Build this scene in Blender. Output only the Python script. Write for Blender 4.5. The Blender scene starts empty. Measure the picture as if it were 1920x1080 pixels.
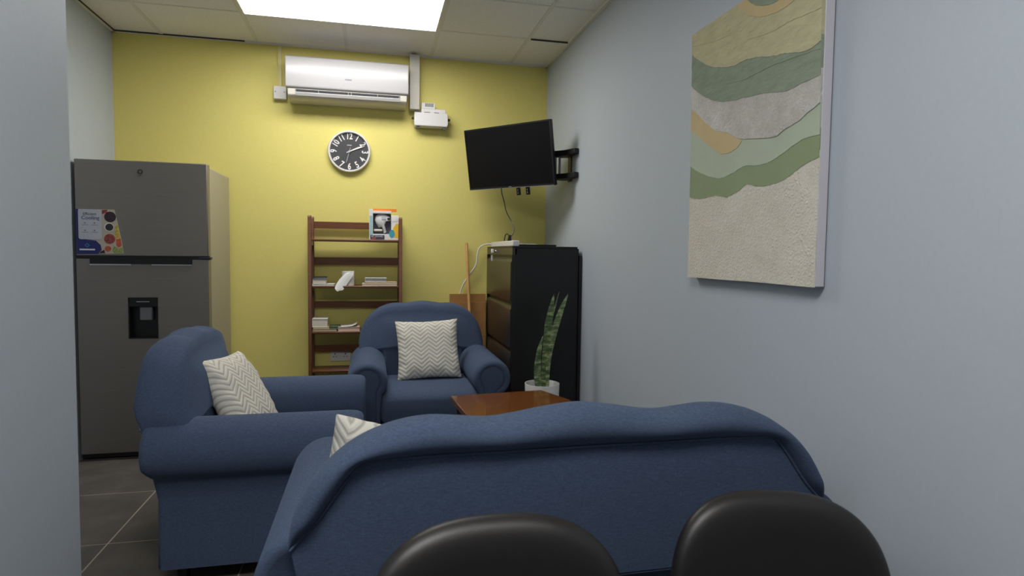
import bpy, bmesh, math, random
from mathutils import Vector, Matrix
random.seed(7)
C = bpy.context.scene
COL = C.collection
PI = math.pi

# ------------------------------------------------------------------ camera
CAM_H = 1.27
F, YAW, PIT, ROL = 1147.13, 0.22441985, 0.05627524, -0.01259323
def cam_axes():
    f = Vector((math.sin(YAW), math.cos(YAW), 0)); r = Vector((math.cos(YAW), -math.sin(YAW), 0)); d = Vector((0, 0, -1))
    f2 = f*math.cos(PIT) + d*math.sin(PIT); d2 = d*math.cos(PIT) - f*math.sin(PIT)
    r3 = r*math.cos(ROL) + d2*math.sin(ROL); d3 = -r*math.sin(ROL) + d2*math.cos(ROL)
    return r3, d3, f2
R_, D_, F_ = cam_axes()
cd = bpy.data.cameras.new('camera'); cam = bpy.data.objects.new('camera', cd); COL.objects.link(cam)
cam.matrix_world = Matrix(((R_.x, -D_.x, -F_.x, 0), (R_.y, -D_.y, -F_.y, 0), (R_.z, -D_.z, -F_.z, CAM_H), (0, 0, 0, 1)))
cd.sensor_width = 36; cd.lens = 36*F/1920; cd.clip_start = 0.02
cd.dof.use_dof = True; cd.dof.focus_distance = 2.8; cd.dof.aperture_fstop = 4.2
C.camera = cam
# ------------------------------------------------------------------ world, exposure
w = bpy.data.worlds.new('world'); C.world = w; w.use_nodes = True
w.node_tree.nodes['Background'].inputs[0].default_value = (0.5, 0.55, 0.6, 1)
w.node_tree.nodes['Background'].inputs[1].default_value = 0.02
C.view_settings.view_transform = 'Standard'; C.view_settings.look = 'None'
C.view_settings.gamma = 1; C.view_settings.use_curve_mapping = False
C.view_settings.exposure = 0.0
PANEL_POWER = 14.5      # emission of the ceiling panel by the back wall
PANEL_POWER_NEAR = 20.0 # emission of the ceiling panel over the chairs

# ------------------------------------------------------------------ materials
def lin(c):
    return tuple(((v/255)/12.92 if v/255 <= .04045 else ((v/255+.055)/1.055)**2.4) for v in c) + (1,)
class NT:
    def __init__(s, name):
        s.m = bpy.data.materials.new(name); s.m.use_nodes = True; s.t = s.m.node_tree
        s.b = s.t.nodes['Principled BSDF']
    def n(s, typ, **kw):
        o = s.t.nodes.new(typ)
        for k, v in kw.items(): setattr(o, k, v)
        return o
    def l(s, a, b): s.t.links.new(a, b)
    def coord(s, scale=(1, 1, 1), rot=(0, 0, 0)):
        tc = s.n('ShaderNodeTexCoord'); mp = s.n('ShaderNodeMapping')
        mp.inputs['Scale'].default_value = scale; mp.inputs['Rotation'].default_value = rot
        s.l(tc.outputs['Object'], mp.inputs['Vector']); return mp.outputs['Vector']
    def noise(s, vec, scale, detail=3, rough=.5):
        o = s.n('ShaderNodeTexNoise'); o.inputs['Scale'].default_value = scale
        o.inputs['Detail'].default_value = detail; o.inputs['Roughness'].default_value = rough
        s.l(vec, o.inputs['Vector']); return o.outputs['Fac']
    def ramp(s, fac, stops):
        o = s.n('ShaderNodeValToRGB'); e = o.color_ramp.elements
        while len(e) < len(stops): e.new(.5)
        for i, (p, c) in enumerate(stops): e[i].position = p; e[i].color = c
        s.l(fac, o.inputs['Fac']); return o.outputs['Color']
    def bump(s, h, strength, dist=.002):
        o = s.n('ShaderNodeBump'); o.inputs['Strength'].default_value = strength; o.inputs['Distance'].default_value = dist
        s.l(h, o.inputs['Height']); s.l(o.outputs['Normal'], s.b.inputs['Normal']); return o
    def math(s, op, a, b=None, c=None):
        o = s.n('ShaderNodeMath', operation=op)
        for i, v in enumerate((a, b, c)):
            if v is None: continue
            if isinstance(v, (int, float)): o.inputs[i].default_value = v
            else: s.l(v, o.inputs[i])
        return o.outputs[0]
MATS = {}
def mat(name, rgb, rough=.5, metal=0, spec=.5, noise=None, coat=0, emit=None):
    if name in MATS: return MATS[name]
    s = NT(name); c = lin(rgb); s.b.inputs['Base Color'].default_value = c
    s.b.inputs['Roughness'].default_value = rough; s.b.inputs['Metallic'].default_value = metal
    s.b.inputs['Specular IOR Level'].default_value = spec; s.b.inputs['Coat Weight'].default_value = coat
    if noise:   # (scale vector, amount, bump)
        v = s.coord(noise[0]); f = s.noise(v, 1, 4)
        a = noise[1]; dk = tuple(x*(1-a) for x in c[:3])+(1,); lt = tuple(min(1, x*(1+a)) for x in c[:3])+(1,)
        s.l(s.ramp(f, [(.3, dk), (.7, lt)]), s.b.inputs['Base Color'])
        if noise[2]: s.bump(f, noise[2])
    if emit:
        s.b.inputs['Emission Color'].default_value = (1, .98, .95, 1); s.b.inputs['Emission Strength'].default_value = emit
    MATS[name] = s.m; return s.m
wall_blue = mat('blue grey wall paint', (186, 194, 203), .55, spec=.3, noise=((60, 60, 60), .015, .05))
wall_yellow = mat('yellow wall paint', (226, 214, 126), .6, spec=.25, noise=((60, 60, 60), .015, .05))
m_ceil = mat('mineral ceiling tile', (238, 236, 231), .9, spec=.1, noise=((90, 90, 90), .05, .25))
m_tbar = mat('ceiling grid', (226, 223, 216), .6)
m_shadowgap = mat('dark joint', (70, 66, 56), .9)
m_white = mat('white plastic', (222, 220, 219), .3)
m_whitegloss = mat('glossy white plastic', (186, 184, 186), .32, coat=.12)
m_offwhite = mat('off white plastic', (204, 200, 188), .4)
m_darkslot = mat('dark slot', (34, 36, 44), .5)
m_black = mat('black plastic', (14, 14, 16), .4)
m_blackmetal = mat('black powder coat', (16, 16, 18), .45, noise=((300, 300, 300), .1, .1))
m_screen = mat('television screen', (13, 13, 17), .32, spec=.22)
m_grey = mat('grey plastic', (120, 120, 124), .4)
m_steel = mat('brushed stainless steel', (142, 136, 130), .38, metal=.7, noise=((3, 3, 260), .06, .03))
m_fridgeside = mat('fridge side paint', (168, 162, 148), .4, metal=.15)
m_silver = mat('silver trim', (190, 190, 192), .25, metal=.9)
m_chrome = mat('chrome', (205, 205, 205), .15, metal=1)
m_cab = mat('black filing cabinet paint', (17, 17, 19), .42, noise=((200, 200, 200), .1, .05))
m_cabfront = mat('drawer front wall sheen', (44, 40, 36), .3, spec=.7)  # cabinet black, lightened and browned: the yellow wall's reflection put into the colour
m_table = mat('polished brown wood', (116, 68, 28), .22, coat=.35, noise=((3, 40, 40), .14, .02))
m_tabledark = mat('dark table wood', (52, 28, 16), .35, noise=((4, 40, 40), .15, .03))
m_shelfw = mat('walnut shelf wood', (104, 62, 34), .38, noise=((5, 60, 60), .22, .03))
m_leather = mat('black leather', (29, 26, 25), .44, spec=.5, noise=((90, 90, 90), .1, .12))
m_card = mat('brown cardboard', (164, 120, 68), .8, noise=((30, 30, 30), .06, .05))
m_pole = mat('pale pine pole', (218, 166, 104), .5, noise=((40, 40, 4), .12, .03))
m_ceramic = mat('white ceramic', (225, 224, 222), .25)
m_soil = mat('potting soil', (46, 36, 28), .95, noise=((80, 80, 80), .4, .6))
m_paper = mat('white paper', (232, 230, 226), .8)
m_cream = mat('cream paper', (222, 214, 196), .8, noise=((4, 4, 500), .08, 0))
m_pinkish = mat('pale pink paper', (216, 190, 174), .8, noise=((4, 4, 500), .08, 0))
m_greypaper = mat('grey book cover', (150, 152, 154), .6)
m_darkcover = mat('dark book cover', (46, 44, 52), .5)
m_green = mat('green book cover', (92, 116, 92), .6)
m_clockface = mat('charcoal clock dial', (62, 62, 66), .5)
m_orange = mat('orange card', (236, 128, 40), .5)
m_teal = mat('teal print', (66, 160, 178), .5)
m_paleblue = mat('pale blue print', (168, 196, 204), .5)
m_yellowp = mat('yellow print', (240, 188, 40), .5)
m_navy = mat('navy print', (38, 46, 110), .45)
m_lgrey = mat('light grey print', (196, 198, 206), .5)
m_red = mat('red print', (208, 70, 70), .5)
m_darkprint = mat('dark print', (64, 62, 78), .5)
m_berry = mat('dark berry print', (52, 34, 46), .5, noise=((120, 120, 120), .6, 0))
m_meat = mat('red fruit print', (150, 70, 62), .5, noise=((120, 120, 120), .5, 0))
m_citrus = mat('yellow fruit print', (204, 178, 84), .5, noise=((90, 90, 90), .3, 0))
m_leafprint = mat('green leaf print', (150, 164, 92), .5, noise=((90, 90, 90), .35, 0))
m_tomato = mat('tomato print', (200, 92, 62), .5, noise=((90, 90, 90), .3, 0))
m_tan = mat('beige print', (196, 186, 168), .5)
m_canvas = mat('primed canvas', (212, 208, 214), .8, noise=((200, 200, 200), .03, .1))

def fabric():
    s = NT('blue slub upholstery'); v = s.coord((90, 90, 700)); f1 = s.noise(v, 1, 4, .6)
    v2 = s.coord((700, 700, 90)); f2 = s.noise(v2, 1, 3, .6)
    mx = s.math('ADD', s.math('MULTIPLY', f1, .62), s.math('MULTIPLY', f2, .38))
    c = s.ramp(mx, [(.34, lin((62, 73, 94))), (.5, lin((72, 85, 108))), (.68, lin((86, 100, 125)))])
    s.l(c, s.b.inputs['Base Color']); s.b.inputs['Roughness'].default_value = .92
    s.b.inputs['Specular IOR Level'].default_value = .15
    s.b.inputs['Sheen Weight'].default_value = .15; s.b.inputs['Sheen Tint'].default_value = lin((150, 170, 205))
    s.bump(mx, .2, .0015); return s.m
m_fabric = fabric()

def chevron():
    s = NT('cream chevron weave'); tc = s.n('ShaderNodeTexCoord'); sp = s.n('ShaderNodeSeparateXYZ')
    s.l(tc.outputs['Object'], sp.inputs[0])
    x, z = sp.outputs['X'], sp.outputs['Z']
    tri = s.math('PINGPONG', x, .05)
    ph = s.math('ADD', z, s.math('MULTIPLY', tri, .8))
    st = s.math('ABSOLUTE', s.math('SUBTRACT', s.math('FRACT', s.math('MULTIPLY', ph, 38)), .5))
    st2 = s.math('MULTIPLY', st, 2.0)
    c = s.ramp(st2, [(.15, lin((184, 180, 171))), (.5, lin((224, 220, 208)))])
    s.l(c, s.b.inputs['Base Color']); s.b.inputs['Roughness'].default_value = .95
    s.b.inputs['Specular IOR Level'].default_value = .1
    nz = s.noise(s.coord((500, 500, 500)), 1, 2)
    s.bump(s.math('ADD', st2, s.math('MULTIPLY', nz, .4)), .5, .004); return s.m
m_chev = chevron()

def floor_mat():
    s = NT('dark porcelain floor tiles'); tc = s.n('ShaderNodeTexCoord'); sp = s.n('ShaderNodeSeparateXYZ')
    s.l(tc.outputs['Object'], sp.inputs[0])
    def line(c, off, wd):
        fr = s.math('FRACT', s.math('ADD', s.math('DIVIDE', s.math('SUBTRACT', c, off), .601), .5))
        return s.math('LESS_THAN', s.math('MULTIPLY', s.math('ABSOLUTE', s.math('SUBTRACT', fr, .5)), .601), wd)
    g = s.math('MAXIMUM', line(sp.outputs['X'], -1.113, .0032), line(sp.outputs['Y'], 2.888, .0022))
    n1 = s.noise(s.coord((1.6, 1.6, 1.6)), 1, 5, .6); n2 = s.noise(s.coord((5, 5, 5)), 1, 6, .65)
    base = s.ramp(s.math('ADD', s.math('MULTIPLY', n1, .5), s.math('MULTIPLY', n2, .5)),
                  [(.32, lin((76, 72, 68))), (.52, lin((98, 93, 88))), (.66, lin((116, 111, 105))), (.8, lin((150, 142, 134)))])
    mx = s.n('ShaderNodeMix', data_type='RGBA'); s.l(g, mx.inputs['Factor']); s.l(base, mx.inputs[6])
    mx.inputs[7].default_value = lin((176, 168, 150)); s.l(mx.outputs[2], s.b.inputs['Base Color'])
    s.b.inputs['Roughness'].default_value = .5; return s.m
m_floor = floor_mat()

def stone(name, a, b, bump, sc=60):
    s = NT(name); v = s.coord((1, 1, 1)); n = s.noise(v, sc, 6, .7); n2 = s.noise(v, 9, 3)
    vo = s.n('ShaderNodeTexVoronoi'); vo.inputs['Scale'].default_value = sc*1.4; vo.feature = 'DISTANCE_TO_EDGE'; s.l(v, vo.inputs['Vector'])
    c = s.ramp(s.math('ADD', s.math('MULTIPLY', n, .4), s.math('MULTIPLY', n2, .6)), [(.3, lin(a)), (.7, lin(b))])
    s.l(c, s.b.inputs['Base Color']); s.b.inputs['Roughness'].default_value = .9; s.b.inputs['Specular IOR Level'].default_value = .1
    s.bump(s.math('ADD', n, s.math('MULTIPLY', vo.outputs['Distance'], .5)), bump, .008); return s.m
m_stone = stone('textured sand plaster', (226, 219, 202), (242, 237, 224), 1.0)
m_stonegrey = stone('textured grey plaster', (200, 195, 185), (236, 233, 227), 1.0)
def cloth(name, rgb):
    s = NT(name); v = s.coord((1, 4, 9)); n = s.noise(v, 4, 3, .5); c = lin(rgb)
    s.l(s.ramp(n, [(.25, tuple(x*.9 for x in c[:3])+(1,)), (.75, tuple(x*1.06 for x in c[:3])+(1,))]), s.b.inputs['Base Color'])
    s.b.inputs['Roughness'].default_value = .9; s.b.inputs['Specular IOR Level'].default_value = .1
    s.bump(n, .7, .012); return s.m
m_olive = cloth('olive beige cloth', (200, 194, 158)); m_sage = cloth('sage green cloth', (150, 161, 142))
m_palesage = mat('pale sage card', (184, 194, 174), .85, noise=((12, 12, 12), .03, .05))
m_moss = mat('moss green card', (146, 160, 124), .85, noise=((12, 12, 12), .03, .05))
m_sand = mat('tan card', (206, 186, 142), .85, noise=((12, 12, 12), .03, .05))

def leafmat():
    s = NT('banded snake plant leaf'); v = s.coord((12, 12, 42)); n = s.noise(v, 1.2, 4, .6)
    s.l(s.ramp(n, [(.35, lin((60, 84, 50))), (.5, lin((104, 126, 82))), (.64, lin((172, 184, 138)))]), s.b.inputs['Base Color'])
    s.b.inputs['Roughness'].default_value = .45; return s.m
m_leaf = leafmat(); m_leafedge = mat('yellow leaf margin', (170, 172, 106), .5)

# ------------------------------------------------------------------ mesh helpers
class MB:
    def __init__(s): s.bm = bmesh.new()
    def box(s, x0, x1, y0, y1, z0, z1, M=None):
        vs = [s.bm.verts.new((x, y, z)) for x in (x0, x1) for y in (y0, y1) for z in (z0, z1)]
        for f in ((0, 1, 3, 2), (4, 6, 7, 5), (0, 4, 5, 1), (2, 3, 7, 6), (0, 2, 6, 4), (1, 5, 7, 3)):
            s.bm.faces.new([vs[i] for i in f])
        if M: bmesh.ops.transform(s.bm, matrix=M, verts=vs)
        return s
    def loft(s, secs, closed=True, cap=(True, True)):
        rows = [[s.bm.verts.new(p) for p in sec] for sec in secs]
        n = len(rows[0])
        for a, b in zip(rows, rows[1:]):
            for i in range(n if closed else n-1):
                j = (i+1) % n; s.bm.faces.new((a[i], a[j], b[j], b[i]))
        if cap[0]: s.bm.faces.new(rows[0][::-1])
        if cap[1]: s.bm.faces.new(rows[-1])
        return s
    def tube(s, pts, r, n=10, caps=True):
        pts = [Vector(p) for p in pts]; secs = []; up = Vector((0, 0, 1)); prev = None
        for i, p in enumerate(pts):
            t = (pts[min(i+1, len(pts)-1)] - pts[max(i-1, 0)]).normalized()
            if prev is None:
                a = t.cross(up if abs(t.z) < .9 else Vector((1, 0, 0))).normalized()
            else:
                a = (prev - t*prev.dot(t)).normalized()
            prev = a; b = t.cross(a); rr = r[i] if isinstance(r, (list, tuple)) else r
            secs.append([p + (a*math.cos(2*PI*k/n) + b*math.sin(2*PI*k/n))*rr for k in range(n)])
        return s.loft(secs, True, (caps, caps))
    def cyl(s, c, r, h, axis='z', n=32, r2=None):
        r2 = r if r2 is None else r2; c = Vector(c); out = []
        for k, rr in ((0, r), (h, r2)):
            sec = []
            for i in range(n):
                a = 2*PI*i/n; u, v = rr*math.cos(a), rr*math.sin(a)
                sec.append(c + Vector({'z': (u, v, k), 'y': (u, k, -v), 'x': (k, u, v)}[axis]))
            out.append(sec)
        return s.loft(out)
    def lathe(s, prof, c=(0, 0, 0), n=40, axis='z', cap=(False, False)):
        c = Vector(c); secs = []
        for r, h in prof:
            sec = []
            for i in range(n):
                a = 2*PI*i/n; u, v = r*math.cos(a), r*math.sin(a)
                sec.append(c + Vector({'z': (u, v, h), 'y': (u, h, -v), 'x': (h, u, v)}[axis]))
            secs.append(sec)
        return s.loft(secs, True, cap)
    def prism(s, pts, a, b, plane='xz'):
        """extrude a 2d outline between depths a and b along the third axis"""
        def P(p, d):
            return {'xz': (p[0], d, p[1]), 'xy': (p[0], p[1], d), 'yz': (d, p[0], p[1])}[plane]
        return s.loft([[P(p, a) for p in pts], [P(p, b) for p in pts]])
    def build(s, name, m, parent=None, smooth=False, bevel=0, seg=2, sub=0, loc=None, angle=40):
        bmesh.ops.recalc_face_normals(s.bm, faces=s.bm.faces[:])
        me = bpy.data.meshes.new(name); s.bm.to_mesh(me); s.bm.free()
        o = bpy.data.objects.new(name, me); COL.objects.link(o); me.materials.append(m)
        if parent: o.parent = parent
        if loc is not None: o.location = loc
        if bevel:
            b = o.modifiers.new('bevel', 'BEVEL'); b.width = bevel; b.segments = seg; b.limit_method = 'ANGLE'; b.angle_limit = math.radians(35)
        if sub:
            b = o.modifiers.new('subdivision', 'SUBSURF'); b.levels = sub; b.render_levels = sub
        if smooth or bevel:
            for p in me.polygons: p.use_smooth = True
            if not sub: me.set_sharp_from_angle(angle=math.radians(angle))
        return o
def tag(o, label, cat, group=None):
    o['label'] = label; o['category'] = cat
    if group: o['group'] = group
    return o
def thing(name, label, cat, loc=(0, 0, 0), rz=0, group=None):
    o = bpy.data.objects.new(name, None); COL.objects.link(o); o.empty_display_size = .1
    o.location = loc; o.rotation_euler = (0, 0, rz); return tag(o, label, cat, group)
def struct(name, mb, m, **k):
    o = mb.build(name, m, **k); o['kind'] = 'structure'; return o
def text(name, body, m, parent, size, M, extrude=.0004, align='CENTER', bold=0):
    cu = bpy.data.curves.new(name, 'FONT'); cu.body = body; cu.size = size; cu.extrude = extrude; cu.offset = bold
    cu.align_x = align; cu.align_y = 'CENTER'; cu.resolution_u = 3
    t = bpy.data.objects.new(name, cu); COL.objects.link(t)
    dg = bpy.context.evaluated_depsgraph_get(); me = bpy.data.meshes.new_from_object(t.evaluated_get(dg))
    bpy.data.objects.remove(t); bpy.data.curves.remove(cu)
    me.transform(M); me.materials.clear(); me.materials.append(m); me.name = name
    o = bpy.data.objects.new(name, me); COL.objects.link(o); o.parent = parent; return o
# text lying in the xz plane, readable from -y
TXT = Matrix.Rotation(PI/2, 4, 'X')
def crom(pts, k=6, closed=False):
    pts = [Vector(p) for p in pts]; n = len(pts); out = []
    rng = range(n if closed else n-1)
    for i in rng:
        g = (lambda j: pts[j % n]) if closed else (lambda j: pts[min(max(j, 0), n-1)])
        p0, p1, p2, p3 = g(i-1), g(i), g(i+1), g(i+2)
        for q in range(k):
            t = q/k; out.append(.5*((2*p1) + (p2-p0)*t + (2*p0-5*p1+4*p2-p3)*t*t + (3*p1-p0-3*p2+p3)*t**3))
    if not closed: out.append(pts[-1])
    return out
def disc(cx, cz, r, n=28, r2=None, a0=0):
    r2 = r2 or r
    return [(cx+r*math.cos(a0+2*PI*i/n), cz+r2*math.sin(a0+2*PI*i/n)) for i in range(n)]
def rrect(x0, x1, z0, z1, r, n=6):
    out = []
    for cx, cz, a in ((x1-r, z1-r, 0), (x0+r, z1-r, PI/2), (x0+r, z0+r, PI), (x1-r, z0+r, 1.5*PI)):
        out += [(cx+r*math.cos(a+PI/2*i/n), cz+r*math.sin(a+PI/2*i/n)) for i in range(n+1)]
    return out

# ------------------------------------------------------------------ room shell
XL, XR, YB, ZC = -1.705, 1.334, 4.69, 2.72
XN, YN = -0.905, 2.15        # near left wall: its face and where it ends
YR = -2.6
struct('floor', MB().box(XL-.1, XR+.1, YR-.1, YB+.1, -.1, 0), m_floor)
struct('wall_back', MB().box(XL-.1, XR+.1, YB, YB+.1, 0, ZC), wall_yellow)
struct('wall_right', MB().box(XR, XR+.1, YR, YB, 0, ZC), wall_blue)
struct('wall_left', MB().box(XL-.1, XL, YN, YB, 0, ZC), wall_blue)
struct('wall_left_near', MB().box(XL-.1, XN, YR, YN, 0, ZC), wall_blue)
struct('wall_rear', MB().box(XL-.1, XR+.1, YR-.1, YR, 0, ZC), wall_blue)
struct('ceiling', MB().box(XL-.1, XR+.1, YR-.1, YB+.1, ZC+.012, ZC+.1), m_ceil)
SX = [-1.40, -.79, -.181, .428, 1.037]
SY = [4.13 - .566*i for i in range(12)]
mb = MB()
for x in SX: mb.box(x-.012, x+.012, YR, YB, ZC+.008, ZC+.013)
for y in SY: mb.box(XL, XR, y-.007, y+.007, ZC+.0095, ZC+.013)
struct('trim_1', mb, m_tbar)
mb = MB()
mb.box(XL, XL+.02, YN, YB, ZC, ZC+.013); mb.box(XR-.02, XR, YR, YB, ZC, ZC+.013); mb.box(XL, XR, YB-.018, YB, ZC, ZC+.013)
struct('trim_2', mb, m_tbar)
mb = MB()
mb.box(XL, -.87, YB-.021, YB-.0175, ZC+.002, ZC+.0125); mb.box(1.05, XR-.02, SY[0]-.0105, SY[0]-.007, ZC+.001, ZC+.0125)
mb.box(XL+.0195, XL+.023, 3.7, YB, ZC+.002, ZC+.0125)
struct('trim_3', mb, m_shadowgap)
m_panel = mat('lit diffuser', (255, 255, 255), .5, emit=PANEL_POWER)
m_panel2 = mat('lit diffuser near', (255, 255, 255), .5, emit=PANEL_POWER_NEAR)
def ceiling_light(x0, x1, y0, y1, m, label):
    t = thing('ceiling_light', label, 'ceiling light', ((x0+x1)/2, (y0+y1)/2, ZC), group='flush ceiling light panels')
    a, b = (x1-x0)/2, (y1-y0)/2; f = .014
    mb = MB(); mb.box(-a, a, -b, -b+f, -.004, .011); mb.box(-a, a, b-f, b, -.004, .011)
    mb.box(-a, -a+f, -b+f, b-f, -.004, .011); mb.box(a-f, a, -b+f, b-f, -.004, .011)
    mb.build('frame', m_white, t)
    MB().box(-a+f, a-f, -b+f, b-f, 0, .011).build('diffuser', m, t)
ceiling_light(SX[1]+.012, SX[3]-.012, SY[1]+.007, SY[0]-.007, m_panel, 'lit white ceiling panel in front of the air conditioner')
ceiling_light(SX[1]+.012, SX[3]-.012, SY[7]+.007, SY[6]-.007, m_panel2, 'lit white ceiling panel above the black leather chairs')

# ------------------------------------------------------------------ upholstered chairs and sofa
def arm(parent, cx, out):
    """rolled arm along y, front at y=-.80; out = +1 when its outer side is +x"""
    zc, r = .513, .117; wi, wo = .078, .047; zb = .068
    def sec(y, d, dz=0):
        rr = r-d; pts = []
        lo, hi = (-wi, wo) if out > 0 else (-wo, wi)
        lo2, hi2 = lo+d*.7, hi-d*.7
        flo, fhi = (lo2, hi2+.012) if out > 0 else (lo2-.012, hi2)
        a1 = math.asin(max(-1, min(1, hi2/rr))); a0 = math.asin(max(-1, min(1, lo2/rr)))
        pts.append((flo, y, zb+d)); pts.append((fhi, y, zb+d))
        pts.append((hi2+(fhi-hi2)*.35, y, .2)); pts.append((hi2, y, .33))
        th1 = -PI/2 + a1 + .12; th0 = 1.5*PI + a0 - .12
        N = 26
        for i in range(N+1):
            t = th1 + (th0-th1)*i/N; pts.append((rr*math.cos(t), y, zc+rr*math.sin(t)))
        pts.append((lo2, y, .33)); pts.append((lo2+(flo-lo2)*.35, y, .2))
        return [(cx+p[0], p[1]-(.045*max(0, min(1, (p[1]+.12)/.12))*max(0, min(1, (.46-p[2])/.06))), p[2]) for p in pts]
    ys = [(-.03, .06), (-.015, .03), (-.011, .014), (-.018, .004), (-.034, 0), (-.25, 0), (-.5, 0), (-.745, 0), (-.775, .003), (-.792, .011), (-.80, .024), (-.798, .036), (-.788, .043)]
    mb = MB(); mb.loft([sec(y, d) for y, d in ys]); o = mb.build('arm', m_fabric, parent, smooth=True, angle=75)
    # inset front facing of the arm, a little puffed
    mb = MB(); mb.loft([sec(-.782, .041), sec(-.789, .043), sec(-.793, .055), sec(-.794, .075)])
    mb.build('arm_front', m_fabric, o, smooth=True, angle=75)
def seating(t, Q, Rr, half, seats):
    """Q: half outline of the back (from the crown down), Rr: matching points of the rear panel edge"""
    full = lambda L: crom([(-x, 0, z) for x, z in L[::-1]] + [(x, 0, z) for x, z in L[1:]], 5)
    q, r = full(Q), full(Rr)
    q = [(p.x, p.z) for p in q]; r = [(p.x, p.z) for p in r]
    rings = []
    lean = lambda z: .04*(z-.6)/.3     # the front face leans back towards the top
    for s_, y in ((0, -.012), (.10, .006), (.28, .02), (.5, .026), (.72, .02), (.9, -.002), (1.0, -.035), (1.0, -.055), (.97, -.078), (.9, -.103), (.78, -.125), (.45, -.152), (.1, -.166)):
        kk = [min(1, math.hypot(b[0]-a[0], b[1]-a[1])/.05) for a, b in zip(r, q)]
        rings.append([(a[0]+(b[0]-a[0])*s_, (-.012+(y+.012)*k if y > -.012 else y)+(lean(a[1]) if y < -.14 else 0), a[1]+(b[1]-a[1])*s_) for a, b, k in zip(r, q, kk)])
    for k, y in ((.9, -.175), (.7, -.184), (.4, -.189), (.15, -.19)):
        rings.append([(a[0]*k, y+lean(a[1])*k, .66+(a[1]-.66)*k) for a in r])
    mb = MB(); mb.loft(rings)
    back = mb.build('backrest', m_fabric, t, smooth=True, angle=70)
    # lower inside back, between the arms
    hx = half-.085
    mb = MB(); mb.loft([[(x, y, z) for x, z in rrect(-hx, hx, .12, .645, .03)] for y in (-.03, -.165)] + [[(x, -.18, z) for x, z in rrect(-hx+.02, hx-.02, .13, .635, .03)]])
    mb.build('lower_back', m_fabric, t, smooth=True, angle=50)
    # flat rear panel, with its stitched edge
    xb = Q[-1][0]-.03
    outline = [(-xb, .46)] + [(p[0], p[1]-.002) for p in r] + [(xb, .46)]
    mb = MB(); mb.prism(outline, -.03, -.004)
    mb.loft([[(-xb, y1, z), (xb, y1, z), (xb, y0, z), (-xb, y0, z)] for y0, y1, z in ((-.03, -.004, .46), (-.075, -.049, .40), (-.075, -.049, .06))])
    mb.build('back_panel', m_fabric, t, bevel=.004)
    mb = MB(); mb.tube([(p[0], -.001, p[1]) for p in r], .0035, 6)
    mb.build('welt', m_fabric, t, smooth=True)
    # seats
    wx = 2*(half-.075)/seats
    for i in range(seats):
        c = -(half-.075) + wx*(i+.5); a = wx/2-.002
        secs = []
        for y, d, top in ((-.18, .02, .43), (-.205, 0, .44), (-.5, 0, .458), (-.70, 0, .452), (-.76, .0, .44), (-.79, .006, .42), (-.80, .02, .40)):
            secs.append([(c+x, y, z) for x, z in rrect(-a+d, a-d, .26+d, top, .04)])
        MB().loft(secs).build('seat_cushion', m_fabric, t, smooth=True, angle=60)
    MB().box(-(half-.07), half-.07, -.775, -.08, .06, .262).build('base', m_fabric, t, bevel=.02)
    for sgn in (-1, 1): arm(t, sgn*half, sgn)
    for sx in (-1, 1):
        for y in (-.72, -.12): MB().cyl((sx*(half-.02), y, 0), .022, .06, r2=.028, n=16).build('foot', m_black, t, smooth=True)

Qc = [(0, .931), (.08, .923), (.135, .916), (.19, .917), (.245, .906), (.305, .878), (.36, .832), (.40, .77), (.42, .71), (.43, .65), (.425, .60)]
Rc = [(0, .815), (.06, .815), (.11, .815), (.16, .814), (.215, .813), (.265, .805), (.305, .775), (.345, .725), (.375, .68), (.405, .63), (.424, .60)]
t = thing('armchair', 'blue armchair facing forward between the bookshelf and the coffee table', 'armchair', (.337, 4.375, 0), 0, 'blue fabric armchairs')
seating(t, Qc, Rc, .368, 1)
t = thing('armchair', 'blue armchair seen from its side, in front of the refrigerator', 'armchair', (-.835, 2.885, 0), PI/2, 'blue fabric armchairs')
seating(t, Qc, Rc, .368, 1)
Qs = [(0, .895), (.09, .885), (.165, .872), (.235, .865), (.30, .871), (.37, .877), (.43, .872), (.49, .856), (.55, .827), (.605, .786), (.652, .735), (.68, .685), (.694, .64), (.694, .60)]
Rs = [(0, .796), (.08, .796), (.15, .796), (.21, .796), (.27, .796), (.33, .796), (.38, .796), (.44, .795), (.50, .795), (.535, .788), (.575, .742), (.625, .672), (.665, .628), (.69, .60)]
t = thing('sofa', 'long blue fabric sofa seen from behind, nearest to the black chairs', 'sofa', (.51, 1.405, 0), PI)
seating(t, Qs, Rs, .657, 2)

# ------------------------------------------------------------------ scatter cushions
def pillow(label, loc, rot, a=.215, b=.205, T=.062, seed=0):
    rnd = random.Random(seed); N = 26; mb = MB(); bm = mb.bm; g = {}
    ph = [rnd.uniform(0, 6) for _ in range(6)]
    for side in (1, -1):
        for i in range(N+1):
            for j in range(N+1):
                u, v = 2*i/N-1, 2*j/N-1
                edge = i in (0, N) or j in (0, N)
                if side < 0 and edge: g[side, i, j] = g[1, i, j]; continue
                x = a*u*(1-.075*(1-v*v)*abs(u)); z = b*v*(1-.075*(1-u*u)*abs(v))
                th = T*max(0, (1-u**4)*(1-v**4))**.55
                wr = .006*math.sin(9*u+ph[0]+2*v)*math.sin(7*v+ph[1])*(abs(u)**2+abs(v)**2)*(0 if edge else 1)
                wr += (.005*math.sin(24*v+ph[2])*max(0, abs(u)-.6)/.4 + .004*math.sin(24*u+ph[3])*max(0, abs(v)-.6)/.4)*(0 if edge else 1)
                g[side, i, j] = bm.verts.new((x, -side*(th+wr), z))
        for i in range(N):
            for j in range(N):
                f = [g[side, i, j], g[side, i+1, j], g[side, i+1, j+1], g[side, i, j+1]]
                bm.faces.new(f if side > 0 else f[::-1])
    o = mb.build('cushion', m_chev, smooth=True, angle=180, sub=1)
    o.location = loc; o.rotation_euler = rot
    return tag(o, label, 'cushion', 'cream chevron cushions')
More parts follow.
